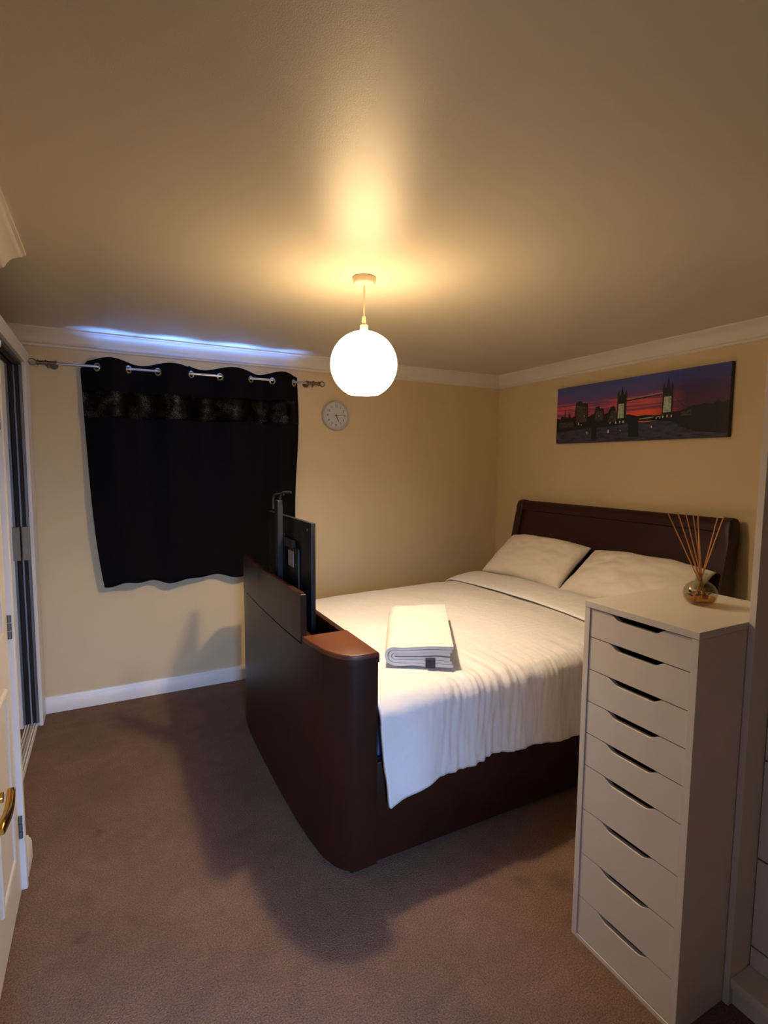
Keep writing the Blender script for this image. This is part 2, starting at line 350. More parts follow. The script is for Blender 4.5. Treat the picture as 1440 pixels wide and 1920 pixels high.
# baseboards
bsp = [(0, 0), (.016, 0), (.016, .070), (.014, .074), (.014, .080), (.011, .086), (.008, .092), (.006, .102), (0, .104)]
struct('baseboard_back', sweep(bmesh.new(), bsp, [((-.40, Y0, 0), (0, -1, 0)), ((X0, Y0, 0), (-1, -1, 0)), ((X0, 3.5, 0), (-1, 0, 0))]), M['trim'], smooth='auto')
struct('baseboard_right', sweep(bmesh.new(), bsp, [((X0, 3.5, 0), (-1, 0, 0)), ((X0, -.04, 0), (-1, 0, 0))]), M['trim'], smooth='auto')
struct('baseboard_left', sweep(bmesh.new(), bsp, [((XL, 2.322, 0), (1, 0, 0)), ((XL, YL, 0), (1, 1, 0)), ((XL - .08, YL, 0), (0, 1, 0))]), M['trim'], smooth='auto')

# window behind the curtain
wf = bmesh.new()
for (a, b_, c_, d) in ((WX0, WX0 + .06, WZ0, WZ1), (WX1 - .06, WX1, WZ0, WZ1), (WX0, WX1, WZ0, WZ0 + .06), (WX0, WX1, WZ1 - .035, WZ1), (.55, .61, WZ0, WZ1)):
    box(wf, a, b_, Y0 + .12, Y0 + .18, c_, d)
wo = struct('window_1', wf, M['trim'])
for (a, b_) in ((WX0 + .055, .555), (.605, WX1 - .055)):
    obj('pane', B(a, b_, Y0 + .148, Y0 + .154, WZ0 + .05, WZ1 - .03), M['pane'], wo)
obj('window_sill', B(WX0 - .0, WX1 + .0, Y0 + .002, Y0 + .12, WZ0, WZ0 + .02, .004), M['trim'], wo)

# door_1: closed panel door on the left wall, with architrave
DY0, DY1 = 1.49, 2.250
d1 = thing('door_1', 'x', 'door', (XL, 1.83, 0)); del d1['label'], d1['category']; d1['kind'] = 'structure'
obj('door_leaf', B(XL - .03, XL + .002, DY0, DY1, .006, 1.98), M['door'], d1)
def mould(y0, y1, z0, z1, x):
    bm = bmesh.new()
    pr = [(0, 0), (.0, .012), (.007, .012), (.009, .008), (.009, .002), (.004, 0)]
    # frame ring, mitred: profile (proud, inward)
    cs = [(y0, z0, 1, 1), (y1, z0, -1, 1), (y1, z1, -1, -1), (y0, z1, 1, -1)]
    rings = [[bm.verts.new(Vector((x + a, y + sy * b_ * 2.0, z + sz * b_ * 2.0))) for a, b_ in pr] for (y, z, sy, sz) in cs]
    n = len(pr)
    for i in range(4):
        for k in range(n): bm.faces.new((rings[i][k], rings[i][(k + 1) % n], rings[(i + 1) % 4][(k + 1) % n], rings[(i + 1) % 4][k]))
    return bm
for (a, b_, c_, d) in ((DY0 + .11, 1.79, .19, .82), (1.875, DY1 - .11, .19, .82), (DY0 + .11, 1.79, 1.0, 1.88), (1.875, DY1 - .11, 1.0, 1.88)):
    p = obj('door_panel', B(XL + .002, XL + .005, a + .03, b_ - .03, c_ + .03, d - .03, .001), M['door'], d1)
    obj('moulding', mould(a, b_, c_, d, XL + .002), M['door'], p).location = (0, 0, 0)
for z in (.205, .96, 1.70):
    h = cyl(bmesh.new(), (XL + .008, DY1 + .004, z), (XL + .008, DY1 + .004, z + .026), .0065, n=12)
    for k in (1, 2): cyl(h, (XL + .008, DY1 + .004, z + .030 * k), (XL + .008, DY1 + .004, z + .030 * k + .026), .0065, n=12)
    obj('hinge', h, M['alu'], d1)
arp = [(0, 0), (.018, 0), (.020, .006), (.020, .022), (.017, .028), (.013, .034), (.012, .046), (.008, .052), (.006, .062), (0, .064)]
bm = bmesh.new()
for s, y in ((1, DY1 + .006), (-1, DY0 - .006)):
    pp = [(XL + a, y + s * b_) for a, b_ in arp]
    prism(bm, pp, 'z', 0, 2.06)
prism(bm, [(XL + a, 1.99 + b_) for a, b_ in arp], 'y', DY0 - .07, DY1 + .07)
obj('door_frame', bm, M['trim'], d1)

# door_2: the entry door leaf, standing open beside the camera; only its lever reaches into the picture
d2 = thing('door_2', 'x', 'door', (-.245, .76, 0)); del d2['label'], d2['category']; d2['kind'] = 'structure'
obj('door_leaf', B(-.262, -.227, .385, 1.16, .012, 1.99, .002), M['door'], d2)
bm = bmesh.new()
tube(bm, [(-.226, 1.098, 1.0), (-.200, 1.098, 1.0), (-.182, 1.098, 1.0)], .009, 14)
LV = obj('lever', bm, M['brass'], d2, smooth='auto', label='polished brass lever handle')
bm = bmesh.new()   # flattened, gently waisted grip
P = []
for i in range(17):
    t = i / 16; y = 1.112 - t * .125; zc = 1.0 - .004 * math.sin(t * PI) + .002; hh = (.0125 - .003 * math.sin(t * PI * .9)) * (0.45 if i in (0, 16) else 0.85 if i in (1, 15) else 1)
    row = []
    for k in range(15):
        a = 2 * PI * k / 14
        ca, sa = math.cos(a), math.sin(a)
        row.append(Vector((-.172 + .0065 * (abs(ca) ** .6) * (1 if ca > 0 else -1) + .004 * math.sin(t * PI), y, zc + hh * (abs(sa) ** .6) * (1 if sa > 0 else -1))))
    P.append(row)
V = grid(bm, P); bmesh.ops.remove_doubles(bm, verts=bm.verts[:], dist=1e-5); bmesh.ops.holes_fill(bm, edges=bm.edges[:])
obj('lever_grip', bm, M['brass'], d2, smooth='auto')
obj('backplate', B(-.227, -.222, 1.078, 1.118, .90, 1.10, .002), M['brass'], d2)

# ------------------------------------------------------------------ fitted wardrobe with sliding mirror doors
wd = thing('mirror_wardrobe', 'fitted wardrobe with sliding mirror doors and white frame left of the curtained window', 'wardrobe', (-.42, 3.05, 0))
obj('frame_post', B(-.412, -.393, 3.690, 3.862, 0, 2.235, .001), M['trim'], wd)
obj('frame_post', B(-.430, -.393, YL + .02, YL + .06, 0, 2.235, .001), M['trim'], wd)
obj('frame_header', B(-.412, -.3932, YL + .06, 3.690, 2.155, 2.235, .001), M['trim'], wd)
obj('back_board', B(-.60, -.413, 3.700, 3.862, .0, 2.234), M['trim'], wd)
obj('top_panel', B(-1.04, -.4125, YL + .02, 3.699, 2.215, 2.235), M['trim'], wd)
tk = bmesh.new(); box(tk, -.52, -.422, YL + .06, 3.688, 0, .010)
for x in (-.426, -.4385, -.462, -.50): box(tk, x - .003, x + .003, YL + .06, 3.688, .010, .024)
obj('bottom_track', tk, M['trim'], wd)
obj('top_track', B(-.426, -.4125, YL + .06, 3.688, 2.140, 2.2145), M['alu'], wd)
obj('top_seal', B(-.447, -.4262, YL + .06, 3.688, 2.132, 2.2145), M['seam'], wd)
obj('jamb_channel', B(-.4255, -.4125, 3.676, 3.699, .026, 2.138, .001), M['alu'], wd)
obj('jamb_seal', B(-.4465, -.4257, 3.684, 3.699, .026, 2.131), M['seam'], wd)
for x, y0, y1 in ((-.452, 2.98, 3.683), (-.480, YL + .07, 3.02)):
    d = obj('door', B(x - .008, x, y0, y1, .026, 2.14), M['mirror'], wd)
obj('door_stop', B(-.4470, -.4095, 3.655, 3.675, 1.02, 1.215, .002), M['pad'], wd, label='grey block on the wardrobe jamb')

# ------------------------------------------------------------------ curtain, pole
RY, RZ = 3.780, 2.178
pole = thing('curtain_pole', 'slim metal curtain pole with ringed finials above the window', 'curtain pole', (.54, RY, RZ))
bm = cyl(bmesh.new(), (-.245, RY, RZ - .003), (1.32, RY, RZ + .005), .0085, n=16)
obj('rod', bm, M['chrome'], pole, smooth='auto')
for s, xx, zz in ((-1, -.245, RZ - .003), (1, 1.32, RZ + .005)):
    bm = cyl(bmesh.new(), (xx, RY, zz), (xx + s * .095, RY, zz), .012, n=16)
    for k in (.0, .05, .092): cyl(bm, (xx + s * k, RY, zz), (xx + s * (k + .008), RY, zz), .017, n=16)
    # open ring finial
    pts = [(xx + s * (.122 + .018 * math.cos(a)), RY, zz + .018 * math.sin(a)) for a in [2 * PI * i / 20 for i in range(20)]]
    tube(bm, pts + pts[:1], .004, 8)
    obj('finial', bm, M['antique'], pole, smooth='auto')
    bm = cyl(bmesh.new(), (xx + s * .045, RY, zz - .012), (xx + s * .045, RY, zz - .030), .006, n=10)
    cyl(bm, (xx + s * .02, Y0 - .001, zz), (xx + s * .02, RY + .01, zz), .007, n=12); cyl(bm, (xx + s * .02, Y0 - .001, zz), (xx + s * .02, Y0 - .008, zz), .024, n=20)
    obj('bracket', bm, M['antique'], pole, smooth='auto')
cur = thing('eyelet_curtain', 'black eyelet curtain with a glittering band hanging over the window', 'curtain', (.55, RY, .8))
EX = [-.03, .142, .316, .516, .705, .911, 1.066, 1.22]
def cur_phase(x):
    # phase is a multiple of pi at each eyelet
    if x <= EX[0]: return (x - EX[0]) / .17
    for i in range(7):
        if x <= EX[i + 1]: return i + (x - EX[i]) / (EX[i + 1] - EX[i])
    return 7 + (x - EX[7]) / .17
def top_z(x):
    return 2.222 + .012 * math.sin(PI * cur_phase(x) + .3) + .008 * (x > .5) - .045 * max(0, (-.085 - x) / .04)
def cur_pt(u, z):
    x = -.127 + 1.385 * u
    ph = cur_phase(x)
    amp = .046 * (1 if z > 2.0 else max(.42, 1 - (2.0 - z) * .55))
    side = -1 if True else 1
    # between eyelet 0 and 1 the cloth passes in front of the pole (towards the room, -y)
    y = RY - amp * math.sin(PI * ph)
    y += .010 * noise.noise(Vector((x * 6, z * 2.2, 0))) * min(1, (2.2 - z) * 2)
    t = (2.2 - z) / 1.4
    xx = x
    if u < .35: xx += (.35 - u) / .35 * (.018 * math.sin(t * 3) + .085 * max(0, t) ** 3.2)
    if u > .8: xx += (u - .8) / .2 * (-.018 * t + .012 * math.sin(t * 7))
    return Vector((xx, y, z))
def hem_z(x): return .803 + .010 * math.sin(x * 13) + .007 * math.sin(x * 29 + 1)
NU, NV = 200, 70
def cur_rows(za, zb, nv, off=0):
    P = []
    for j in range(nv + 1):
        row = []
        for i in range(NU + 1):
            u = i / NU; x = -.127 + 1.385 * u
            a = top_z(x) if za is None else za + .012 * (.5 - u) * -1; b_ = hem_z(x) if zb is None else zb + .012 * (.5 - u) * -1
            z = a + (b_ - a) * j / nv
            p = cur_pt(u, z); p.y -= off; row.append(p)
        P.append(row)
    return P
def cloth(rows, th=.0035):
    bm = bmesh.new(); grid(bm, rows)
    g = bmesh.ops.solidify(bm, geom=bm.faces[:], thickness=th); return bm
cm = obj('curtain_cloth', cloth(cur_rows(None, 2.04, 8) + cur_rows(2.04, 1.868, 6)[1:] + cur_rows(1.868, None, 40)[1:]), M['curtain'], cur, smooth=True)
obj('glitter_band', cloth(cur_rows(2.035, 1.872, 8, off=.0045), .001), M['band'], cur, smooth=True, label='silver flecked woven band near the top of the curtain')
for i, x in enumerate(EX):
    ph = i; s = 1 if i % 2 == 0 else -1
    # slope of the cloth at this eyelet
    dx = (EX[min(i + 1, 7)] - EX[max(i - 1, 0)]) / (min(i + 1, 7) - max(i - 1, 0))
    slope = -.046 * PI / dx * s
    n_ = Vector((slope, -1, 0)).normalized(); n_ = Vector((-(-slope), -1, 0)).normalized() if False else Vector((slope, -1, 0)).normalized()
    tdir = Vector((1, slope, 0)).normalized(); n_ = tdir.cross(Vector((0, 0, 1))).normalized()
    c_ = Vector((x, RY, RZ - .004)); bm = bmesh.new(); rings = []
    N = 28
    prof = [(.0145, -.005), (.0150, .005), (.019, .008), (.0245, .006), (.0265, .0), (.0245, -.006), (.019, -.008)]
    for k in range(N):
        a = 2 * PI * k / N; d = tdir * math.cos(a) + Vector((0, 0, 1)) * math.sin(a)
        rings.append([bm.verts.new(c_ + d * r + n_ * h) for r, h in prof])
    for k in range(N):
        for q in range(len(prof)): bm.faces.new((rings[k][q], rings[k][(q + 1) % len(prof)], rings[(k + 1) % N][(q + 1) % len(prof)], rings[(k + 1) % N][q]))
    obj('eyelet', bm, M['chrome'], cur, smooth='auto')

# ------------------------------------------------------------------ pendant lamp
pl = thing('pendant_lamp', 'round white globe pendant lamp glowing below the ceiling', 'lamp', (LAMP.x, LAMP.y, ZC))
obj('ceiling_rose', lathe(bmesh.new(), (LAMP.x, LAMP.y, ZC), [(.047, 0), (.049, -.004), (.048, -.022), (.043, -.028), (.012, -.030), (.008, -.034), (0, -.034)]), M['holder'], pl, smooth='auto')
obj('cord', cyl(bmesh.new(), (LAMP.x, LAMP.y, ZC - .03), (LAMP.x, LAMP.y, 2.215), .0035, n=12), M['holder'], pl, smooth='auto')
obj('lamp_holder', lathe(bmesh.new(), (LAMP.x, LAMP.y, 0), [(0, 2.222), (.008, 2.222), (.010, 2.19), (.017, 2.185), (.018, 2.150), (.016, 2.05), (0, 2.05)]), M['holder'], pl, smooth='auto')
GR = .144
prof = [(GR * math.cos(t), GR * .98 * math.sin(t)) for t in [R(-62) + (R(83) - R(-62)) * i / 40 for i in range(41)]]
prof = prof + [((GR - .003) * math.cos(t), (GR - .003) * .98 * math.sin(t)) for t in [R(83) - (R(83) - R(-62)) * i / 40 for i in range(41)]]
prof.append(prof[0])
obj('globe_shade', lathe(bmesh.new(), LAMP, prof, n=64), M['globe'], pl, smooth=True)
obj('bulb', lathe(bmesh.new(), (LAMP.x, LAMP.y, 0), [(0, 1.975), (.012, 1.977), (.024, 1.985), (.030, 2.0), (.028, 2.015), (.018, 2.035), (.013, 2.05)], n=24), M['bulb'], pl, smooth=True)
bl = bpy.data.lights.new('bulb_light', 'POINT'); bl.energy = BULB_W; bl.color = (1, .80, .56); bl.shadow_soft_size = .03
bo = bpy.data.objects.new('bulb_light', bl); C.objects.link(bo); bo.location = (LAMP.x, LAMP.y, 1.935)

# ------------------------------------------------------------------ wall clock
CX, CZ = 1.578, 1.963
ck = thing('wall_clock', 'round pale wall clock showing about quarter past five, right of the curtain', 'clock', (CX, Y0, CZ))
obj('clock_rim', lathe(bmesh.new(), (CX, Y0 - .001, CZ), [(0, 0), (.108, 0), (.113, .008), (.113, .030), (.108, .036), (.100, .034), (.097, .024)], n=64, ax='y'), M['clock_rim'], ck, smooth='auto')
obj('dial', lathe(bmesh.new(), (CX, Y0 - .001, CZ), [(0, .0245), (.0975, .0245), (.0975, .012), (0, .012)], n=64, ax='y'), M['clock_face'], ck, smooth='auto')
def text_mesh(name, s, size, m, parent, loc, rot, ext=.0006):
    cu = bpy.data.curves.new(name, 'FONT'); cu.body = s; cu.size = size; cu.extrude = ext; cu.align_x = 'CENTER'; cu.align_y = 'CENTER'; cu.resolution_u = 3
    t = bpy.data.objects.new('tmp', cu); C.objects.link(t)
    me = bpy.data.meshes.new_from_object(t.evaluated_get(bpy.context.evaluated_depsgraph_get()))
    bpy.data.objects.remove(t); me.name = name
    me.transform(Matrix.Translation(loc) @ rot); me.materials.clear(); me.materials.append(m)
    o = bpy.data.objects.new(name, me); C.objects.link(o); o.parent = parent
    o.location = -Vector(parent.get('_o', (0, 0, 0))); return o
for h in range(1, 13):
    a = PI / 2 - h * PI / 6
    text_mesh('numeral', str(h), .026, M['ink'], ck, Vector((CX + .070 * math.cos(a), Y0 - .0265, CZ + .070 * math.sin(a))), Matrix.Rotation(R(90), 4, 'X'))
bm = bmesh.new()
for h in range(60):
    a = h * PI / 30; l = .007 if h % 5 else .010; d = Vector((math.cos(a), 0, math.sin(a)))
    cyl(bm, Vector((CX, Y0 - .0262, CZ)) + d * (.092 - l), Vector((CX, Y0 - .0262, CZ)) + d * .092, .0006 if h % 5 else .0011, n=4)
obj('minute_marks', bm, M['ink'], ck)
def hand(ang, l, wd_, y, back=.012):
    d = Vector((math.sin(ang), 0, math.cos(ang))); s = Vector((d.z, 0, -d.x)); c_ = Vector((CX, y, CZ)); bm = bmesh.new()
    pts = [c_ - d * back - s * wd_, c_ - d * back + s * wd_, c_ + d * l + s * wd_ * .5, c_ + d * l - s * wd_ * .5]
    A = [bm.verts.new(p) for p in pts]; Bq = [bm.verts.new(p + Vector((0, -.0015, 0))) for p in pts]
    for i in range(4): bm.faces.new((A[i], A[(i + 1) % 4], Bq[(i + 1) % 4], Bq[i]))
    bm.faces.new(A[::-1]); bm.faces.new(Bq); return bm
obj('hour_hand', hand(R(157), .050, .0034, Y0 - .029), M['ink'], ck)
obj('minute_hand', hand(R(84), .070, .0022, Y0 - .032), M['ink'], ck)
obj('clock_glass', lathe(bmesh.new(), (CX, Y0, CZ), [(0, .0375), (.096, .0345)], n=48, ax='y'), M['pane'], ck, smooth=True)

# ------------------------------------------------------------------ canvas print above the bed
PY, PZ, PW, PH = 3.118, 1.765, 1.31, .425
cv = thing('canvas_picture', 'wide canvas print of a floodlit bridge at sunset on the wall above the headboard', 'picture', (X0, PY - PW / 2, PZ))
PXF = 3.146
obj('stretcher', B(PXF + .002, X0 - .001, PY - PW, PY, PZ, PZ + PH, .002), M['p_black'], cv)
obj('sky_print', B(PXF, PXF + .002, PY - PW + .001, PY - .001, PZ + .001, PZ + PH - .001), M['sky_print'], cv)
def pp(u, v): return (PY - PW * u, PZ + PH * v)
layer = [0]
def flat(name, polys, m, k, stuff=False):
    if len(polys) > 1 and not stuff:
        for p in polys: flat(name, [p], m, k)
        return
    bm = bmesh.new(); x = PXF - .0004 * k
    for poly in polys: prism(bm, [pp(*q) for q in poly], 'x', x, PXF - .0001 if k == 1 else x + .00035)
    return obj(name, bm, m, cv, kind='stuff' if stuff else None)
flat('river_print', [[(.002, .003), (.998, .003), (.998, .30), (.72, .30), (.6, .28), (.48, .30), (.3, .28), (.002, .28)]], M['p_river'], 1)
# banks and skyline
sky = [(.002, .20), (.10, .22), (.20, .24), (.35, .25), (.44, .26), (.55, .30), (.66, .29), (.74, .26), (.78, .18), (.85, .10), (.998, .05),
       (.998, .50), (.97, .47), (.95, .52), (.93, .46), (.90, .49), (.86, .46), (.83, .47), (.80, .42), (.77, .40), (.74, .40), (.70, .38), (.64, .37), (.60, .39), (.55, .38), (.50, .42), (.43, .42),
       (.405, .58), (.385, .57), (.37, .48), (.345, .46), (.34, .55), (.315, .56), (.31, .60), (.285, .60), (.275, .48), (.235, .44), (.23, .67), (.19, .69), (.185, .72), (.16, .72), (.145, .70), (.14, .47),
       (.11, .45), (.10, .56), (.09, .46), (.07, .47), (.065, .62), (.06, .47), (.04, .50), (.03, .44), (.002, .46)]
flat('skyline_print', [sky], M['p_black'], 2)
flat('building_print', [[(.15, .36), (.225, .36), (.225, .60), (.15, .66)], [(.285, .36), (.335, .36), (.335, .50), (.285, .54)], [(.37, .33), (.42, .33), (.42, .50), (.39, .50)], [(.02, .28), (.13, .28), (.13, .38), (.02, .38)], [(.78, .33), (.83, .33), (.83, .41), (.78, .39)]], M['p_bld'], 3)
flat('crane_print', [[(.199, .5), (.202, .5), (.202, .88), (.199, .88)]], M['p_black'], 3) if False else None
flat('pier_print', [[(.50, .06), (.56, .06), (.555, .34), (.50, .36)], [(.26, .05), (.30, .05), (.295, .3), (.265, .3)]], M['p_black'], 3)
def tower(u0, u1, v0, vs, vt):
    w_ = u1 - u0; m_ = (u0 + u1) / 2
    return [(u0, v0), (u1, v0), (u1, vs), (u1, vs + .09), (u1 - .12 * w_, vs + .16), (u1 - .24 * w_, vs + .07), (m_ + .16 * w_, vs + .08), (m_ + .05 * w_, vt - .05), (m_, vt), (m_ - .05 * w_, vt - .05), (m_ - .16 * w_, vs + .08), (u0 + .24 * w_, vs + .07), (u0 + .12 * w_, vs + .16), (u0, vs + .09), (u0, vs)]
flat('tower_print', [tower(.426, .482, .36, .66, .88), tower(.683, .738, .38, .69, .925)], M['p_dark'], 4)
flat('floodlit_stone_print', [[(.430, .37), (.468, .37), (.466, .60), (.434, .60)], [(.689, .40), (.730, .40), (.728, .63), (.692, .63)]], M['p_stone'], 5)
flat('walkway_print', [[(.482, .645), (.684, .685), (.684, .705), (.482, .665)]], M['p_walk'], 4)
flat('walkway_shadow_print', [[(.482, .625), (.684, .668), (.684, .685), (.482, .645)]], M['p_black'], 4)
cab = []
for (a, va, b_, vb, sg) in ((.427, .60, .36, .47, 1), (.737, .66, .83, .44, 1)):
    for i in range(8):
        t0, t1 = i / 8, (i + 1) / 8; f = lambda t: va + (vb - va) * (1 - (1 - t) ** 2)
        cab.append([(a + (b_ - a) * t0, f(t0)), (a + (b_ - a) * t1, f(t1)), (a + (b_ - a) * t1, f(t1) + .009), (a + (b_ - a) * t0, f(t0) + .009)])
flat('cable_print', cab, M['p_dark'], 5, True)
lights = []
for (u, v, r) in ((.232, .17, .012), (.375, .17, .016), (.631, .20, .010), (.421, .305, .011), (.446, .31, .011), (.467, .31, .012), (.691, .34, .010), (.712, .345, .012), (.734, .34, .011), (.17, .33, .013), (.19, .31, .007), (.655, .32, .008), (.385, .31, .008), (.31, .44, .006), (.675, .33, .007), (.21, .46, .006), (.45, .17, .006)):
    lights.append([(u + r * .32 * math.cos(a) * (1), v + r * math.sin(a) * 1.9) for a in [2 * PI * k / 8 for k in range(8)]])
lights.append([(.56, .325), (.64, .34), (.64, .350), (.56, .335)]); lights.append([(.655, .335), (.68, .345), (.68, .352), (.655, .342)])
flat('lights_print', lights, M['p_light'], 6, True)

# ------------------------------------------------------------------ bed
bed = thing('tv_bed', 'brown faux leather bed with sleigh headboard and lifting screen footboard', 'bed', (1.9, 2.53, 0))
YN, YF = 1.742, 3.320; YM = (YN + YF) / 2
def foot_outline(off=0.0, base=0.0):
    """plan outline of the footboard; front bows out, corners rounded"""
    pts = []
    half = [(.885, 0.002), (.84, -.006), (.800, -.002), (.768, .022), (.742, .062), (.715, .13), (.697, .24), (.687, .40), (.683, .60), (.682, YM - YN)]
    n_ = []
    for x, dy in half: n_.append((x + off, YN + dy + max(0, off)))
    return [(.885, 0)]
def front_x(y):
    d = min(y - YN, YF - y); ks = [(0, .80), (.022, .762), (.062, .735), (.13, .712), (.24, .697), (.40, .688), (.60, .684), (1.0, .683)]
    for (a, xa), (b_, xb) in zip(ks, ks[1:]):
        if d <= b_: return xa + (xb - xa) * (d - a) / (b_ - a)
    return .683
XI = .888     # inner face
def outline(y0, y1, n=24, xi=XI, dx=0):
    ys = []
    for i in range(n + 1):
        ys.append(y0 + (y1 - y0) * i / n)
    front = [(front_x(y) + dx, y) for y in ys]
    return front
def seg_prism(bm, y0, y1, z0, z1, xi=XI, dx=0, bev=0.006, n=24):
    ys = sorted(set([y0 + (y1 - y0) * i / n for i in range(n + 1)] + [y for k in (.008, .022, .04, .062, .095, .13) for y in (YN + k, YF - k) if y0 < y < y1]))
    pts = [(front_x(y) + dx, y) for y in ys] + [(xi, y1), (xi, y0)]
    k0 = len(bm.verts)
    prism(bm, pts, 'z', z0, z1)
    if bev:
        bm.edges.ensure_lookup_table()
        es = [e for e in bm.edges if abs(e.verts[0].co.z - z1) < 1e-6 and abs(e.verts[1].co.z - z1) < 1e-6]
        bmesh.ops.bevel(bm, geom=es, offset=bev, segments=3, affect='EDGES', profile=.5)
    return bm
ZT = .885
# footboard body up to below the cap height, hollow slot for the screen
bm = seg_prism(bmesh.new(), YN, YF, .03, .845, bev=0.0)
fb = obj('footboard', bm, M['leather'], bed, smooth='auto')
ct = obj('cutter', B(.756, .860, YN + .305, YF - .305, .60, .9), M['black'])
md = fb.modifiers.new('slot', 'BOOLEAN'); md.object = ct; md.solver = 'EXACT'; md.operation = 'DIFFERENCE'
fb_me = bpy.data.meshes.new_from_object(fb.evaluated_get(bpy.context.evaluated_depsgraph_get())); fb.modifiers.clear(); fb.data = fb_me; fb_me.set_sharp_from_angle(angle=R(38))
bpy.data.objects.remove(ct)
CAP = .305
def soft_top(bm, pts, z0, z1, r, n=5, out=0.0):
    """closed outline extruded up with a rounded upper rim; pts counter-clockwise"""
    P = [Vector((p[0], p[1])) for p in pts]; m_ = len(P); nn = []
    for i in range(m_):
        a, b_, c_ = P[i - 1], P[i], P[(i + 1) % m_]
        e1 = (b_ - a).normalized(); e2 = (c_ - b_).normalized(); n1 = Vector((e1.y, -e1.x)); n2 = Vector((e2.y, -e2.x)); v = n1 + n2
        k = 1 / max(.35, v.length_squared / 2 ); nn.append(v * .5 * k * 1.0 if v.length > 1e-6 else n1)
    rings = []
    rings.append([bm.verts.new((P[i].x, P[i].y, z0)) for i in range(m_)])
    for k in range(n + 1):
        a = PI / 2 * k / n; ins = r * (1 - math.cos(a)); z = z1 - r + r * math.sin(a)
        rings.append([bm.verts.new((P[i].x - nn[i].x * ins, P[i].y - nn[i].y * ins, z)) for i in range(m_)])
    for A, Bq in zip(rings, rings[1:]):
        for i in range(m_): bm.faces.new((A[i], A[(i + 1) % m_], Bq[(i + 1) % m_], Bq[i]))
    bm.faces.new(rings[0][::-1]); bm.faces.new(rings[-1]); return bm
for near in (True, False):
    ds = [0, .012, .03, .055, .09, .13, .18, .24, CAP]
    fr_ = [(front_x(YN + max(d, .0)) - .004, (YN + d) if near else (YF - d)) for d in ds]
    fr_[0] = (.808, fr_[0][1] + (-.003 if near else .003))
    end = YN + CAP if near else YF - CAP; st = YN - .003 if near else YF + .003
    pts = [(XI + .004, st), (XI + .004, end)] + fr_[::-1]
    # resample long straight edges so the shading stays even
    if not near: pts = pts[::-1]
    obj('footboard_corner', soft_top(bmesh.new(), pts, .8452, .8665, .0008), M['leather'], bed, smooth='auto')
    obj('footboard_cap', soft_top(bmesh.new(), pts, .8667, ZT, .012), M['cap'], bed, smooth='auto', label='padded brown leather cap with rounded corner, lamplight in its colour')
# raised front lid with thin groove below it
ly0, ly1 = YN + CAP + .004, YF - CAP + .11
bm = bmesh.new(); ys = [ly0 + (ly1 - ly0) * i / 20 for i in range(21)]
prism(bm, [(front_x(y) - .008, y) for y in ys] + [(front_x(y) + .018, y) for y in ys[::-1]], 'z', .859, 1.06)
es = [e for e in bm.edges if e.verts[0].co.z > 1.0599 and e.verts[1].co.z > 1.0599]
bmesh.ops.bevel(bm, geom=es, offset=.005, segments=3, affect='EDGES')
obj('raised_lid', bm, M['leather'], bed, smooth='auto', label='raised leather lid strip in front of the screen')
bm = bmesh.new(); prism(bm, [(front_x(y) + .004, y) for y in ys] + [(front_x(y) + .017, y) for y in ys[::-1]], 'z', .8453, .8589)
obj('lid_groove', bm, M['seam'], bed)
# inner rim and slot floor
obj('inner_rim', B(.862, XI + .002, YN + CAP, YF - CAP, .8452, ZT - .004, .006), M['leather'], bed, smooth='auto')
obj('slot_floor', B(.757, .859, YN + CAP + .001, YF - CAP - .001, .601, .61), M['black'], bed)
obj('slot_edge', B(.712, .752, YN + CAP + .003, YF - CAP - .003, .8454, .866, .004), M['leather'], bed)
obj('foot', B(.79, .87, YN + .03, YN + .11, 0, .03, .004), M['black'], bed); obj('foot', B(.79, .87, YF - .11, YF - .03, 0, .03, .004), M['black'], bed)
# stitched seam line around the near end of the footboard
# side rails
for (y0, y1) in ((YN + .008, YN + .05), (YF - .05, YF - .008)):
    obj('side_rail', B(XI + .001, 2.98, y0, y1, .03, .44, .008), M['leather'], bed, smooth='auto')
obj('slat_base', B(XI + .002, 2.97, YN + .052, YF - .052, .20, .38, .01), M['base_green'], bed)
# lift column behind the screen
lc = cyl(bmesh.new(), (.735, 2.53, .85), (.735, 2.53, 1.39), .001, n=4); lc.free()
bm = B(.722, .748, 2.495, 2.545, .86, 1.415, .003); obj('lift_column', bm, M['grey_metal'], bed, label='grey metal screen lift column')
for dy, s in ((2.50, -1), (2.62, 1)):
    bm = bmesh.new(); z0 = 1.45 if s < 0 else 1.435
    tube(bm, [(.735, dy, z0 - .07), (.735, dy, z0 - .02), (.738, dy - .006, z0 - .004), (.748, dy - .018, z0 + .004), (.765, dy - .03, z0 + .005), (.778, dy - .045, z0 + .005)], .006, 8)
    obj('lift_hook', bm, M['grey_metal'], bed, smooth='auto')
obj('lift_bracket', B(.747, .768, 2.36, 2.62, 1.20, 1.235, .003), M['grey_metal'], bed)
# headboard: leaning, sleigh scroll top
hy0, hy1 = 1.700, 3.435
def hb_prof():
    # (x, z) front curve from bottom to top then back
    fr = [(2.975, .10), (2.975, .55), (2.985, .75), (3.005, .92), (3.035, 1.08), (3.062, 1.20)]
    lip = [(3.062, 1.225), (3.048, 1.232), (3.050, 1.262), (3.064, 1.292), (3.088, 1.305), (3.115, 1.300), (3.135, 1.280)]
    bk = [(3.135, 1.18), (3.105, 1.02), (3.070, .85), (3.055, .6), (3.055, .10)]
    return fr, lip, bk
fr, lip, bk = hb_prof()
bm = bmesh.new(); prism(bm, fr + lip + bk, 'y', hy0 + .07, hy1 - .07)
hb = obj('headboard', bm, M['leather'], bed, smooth='auto')
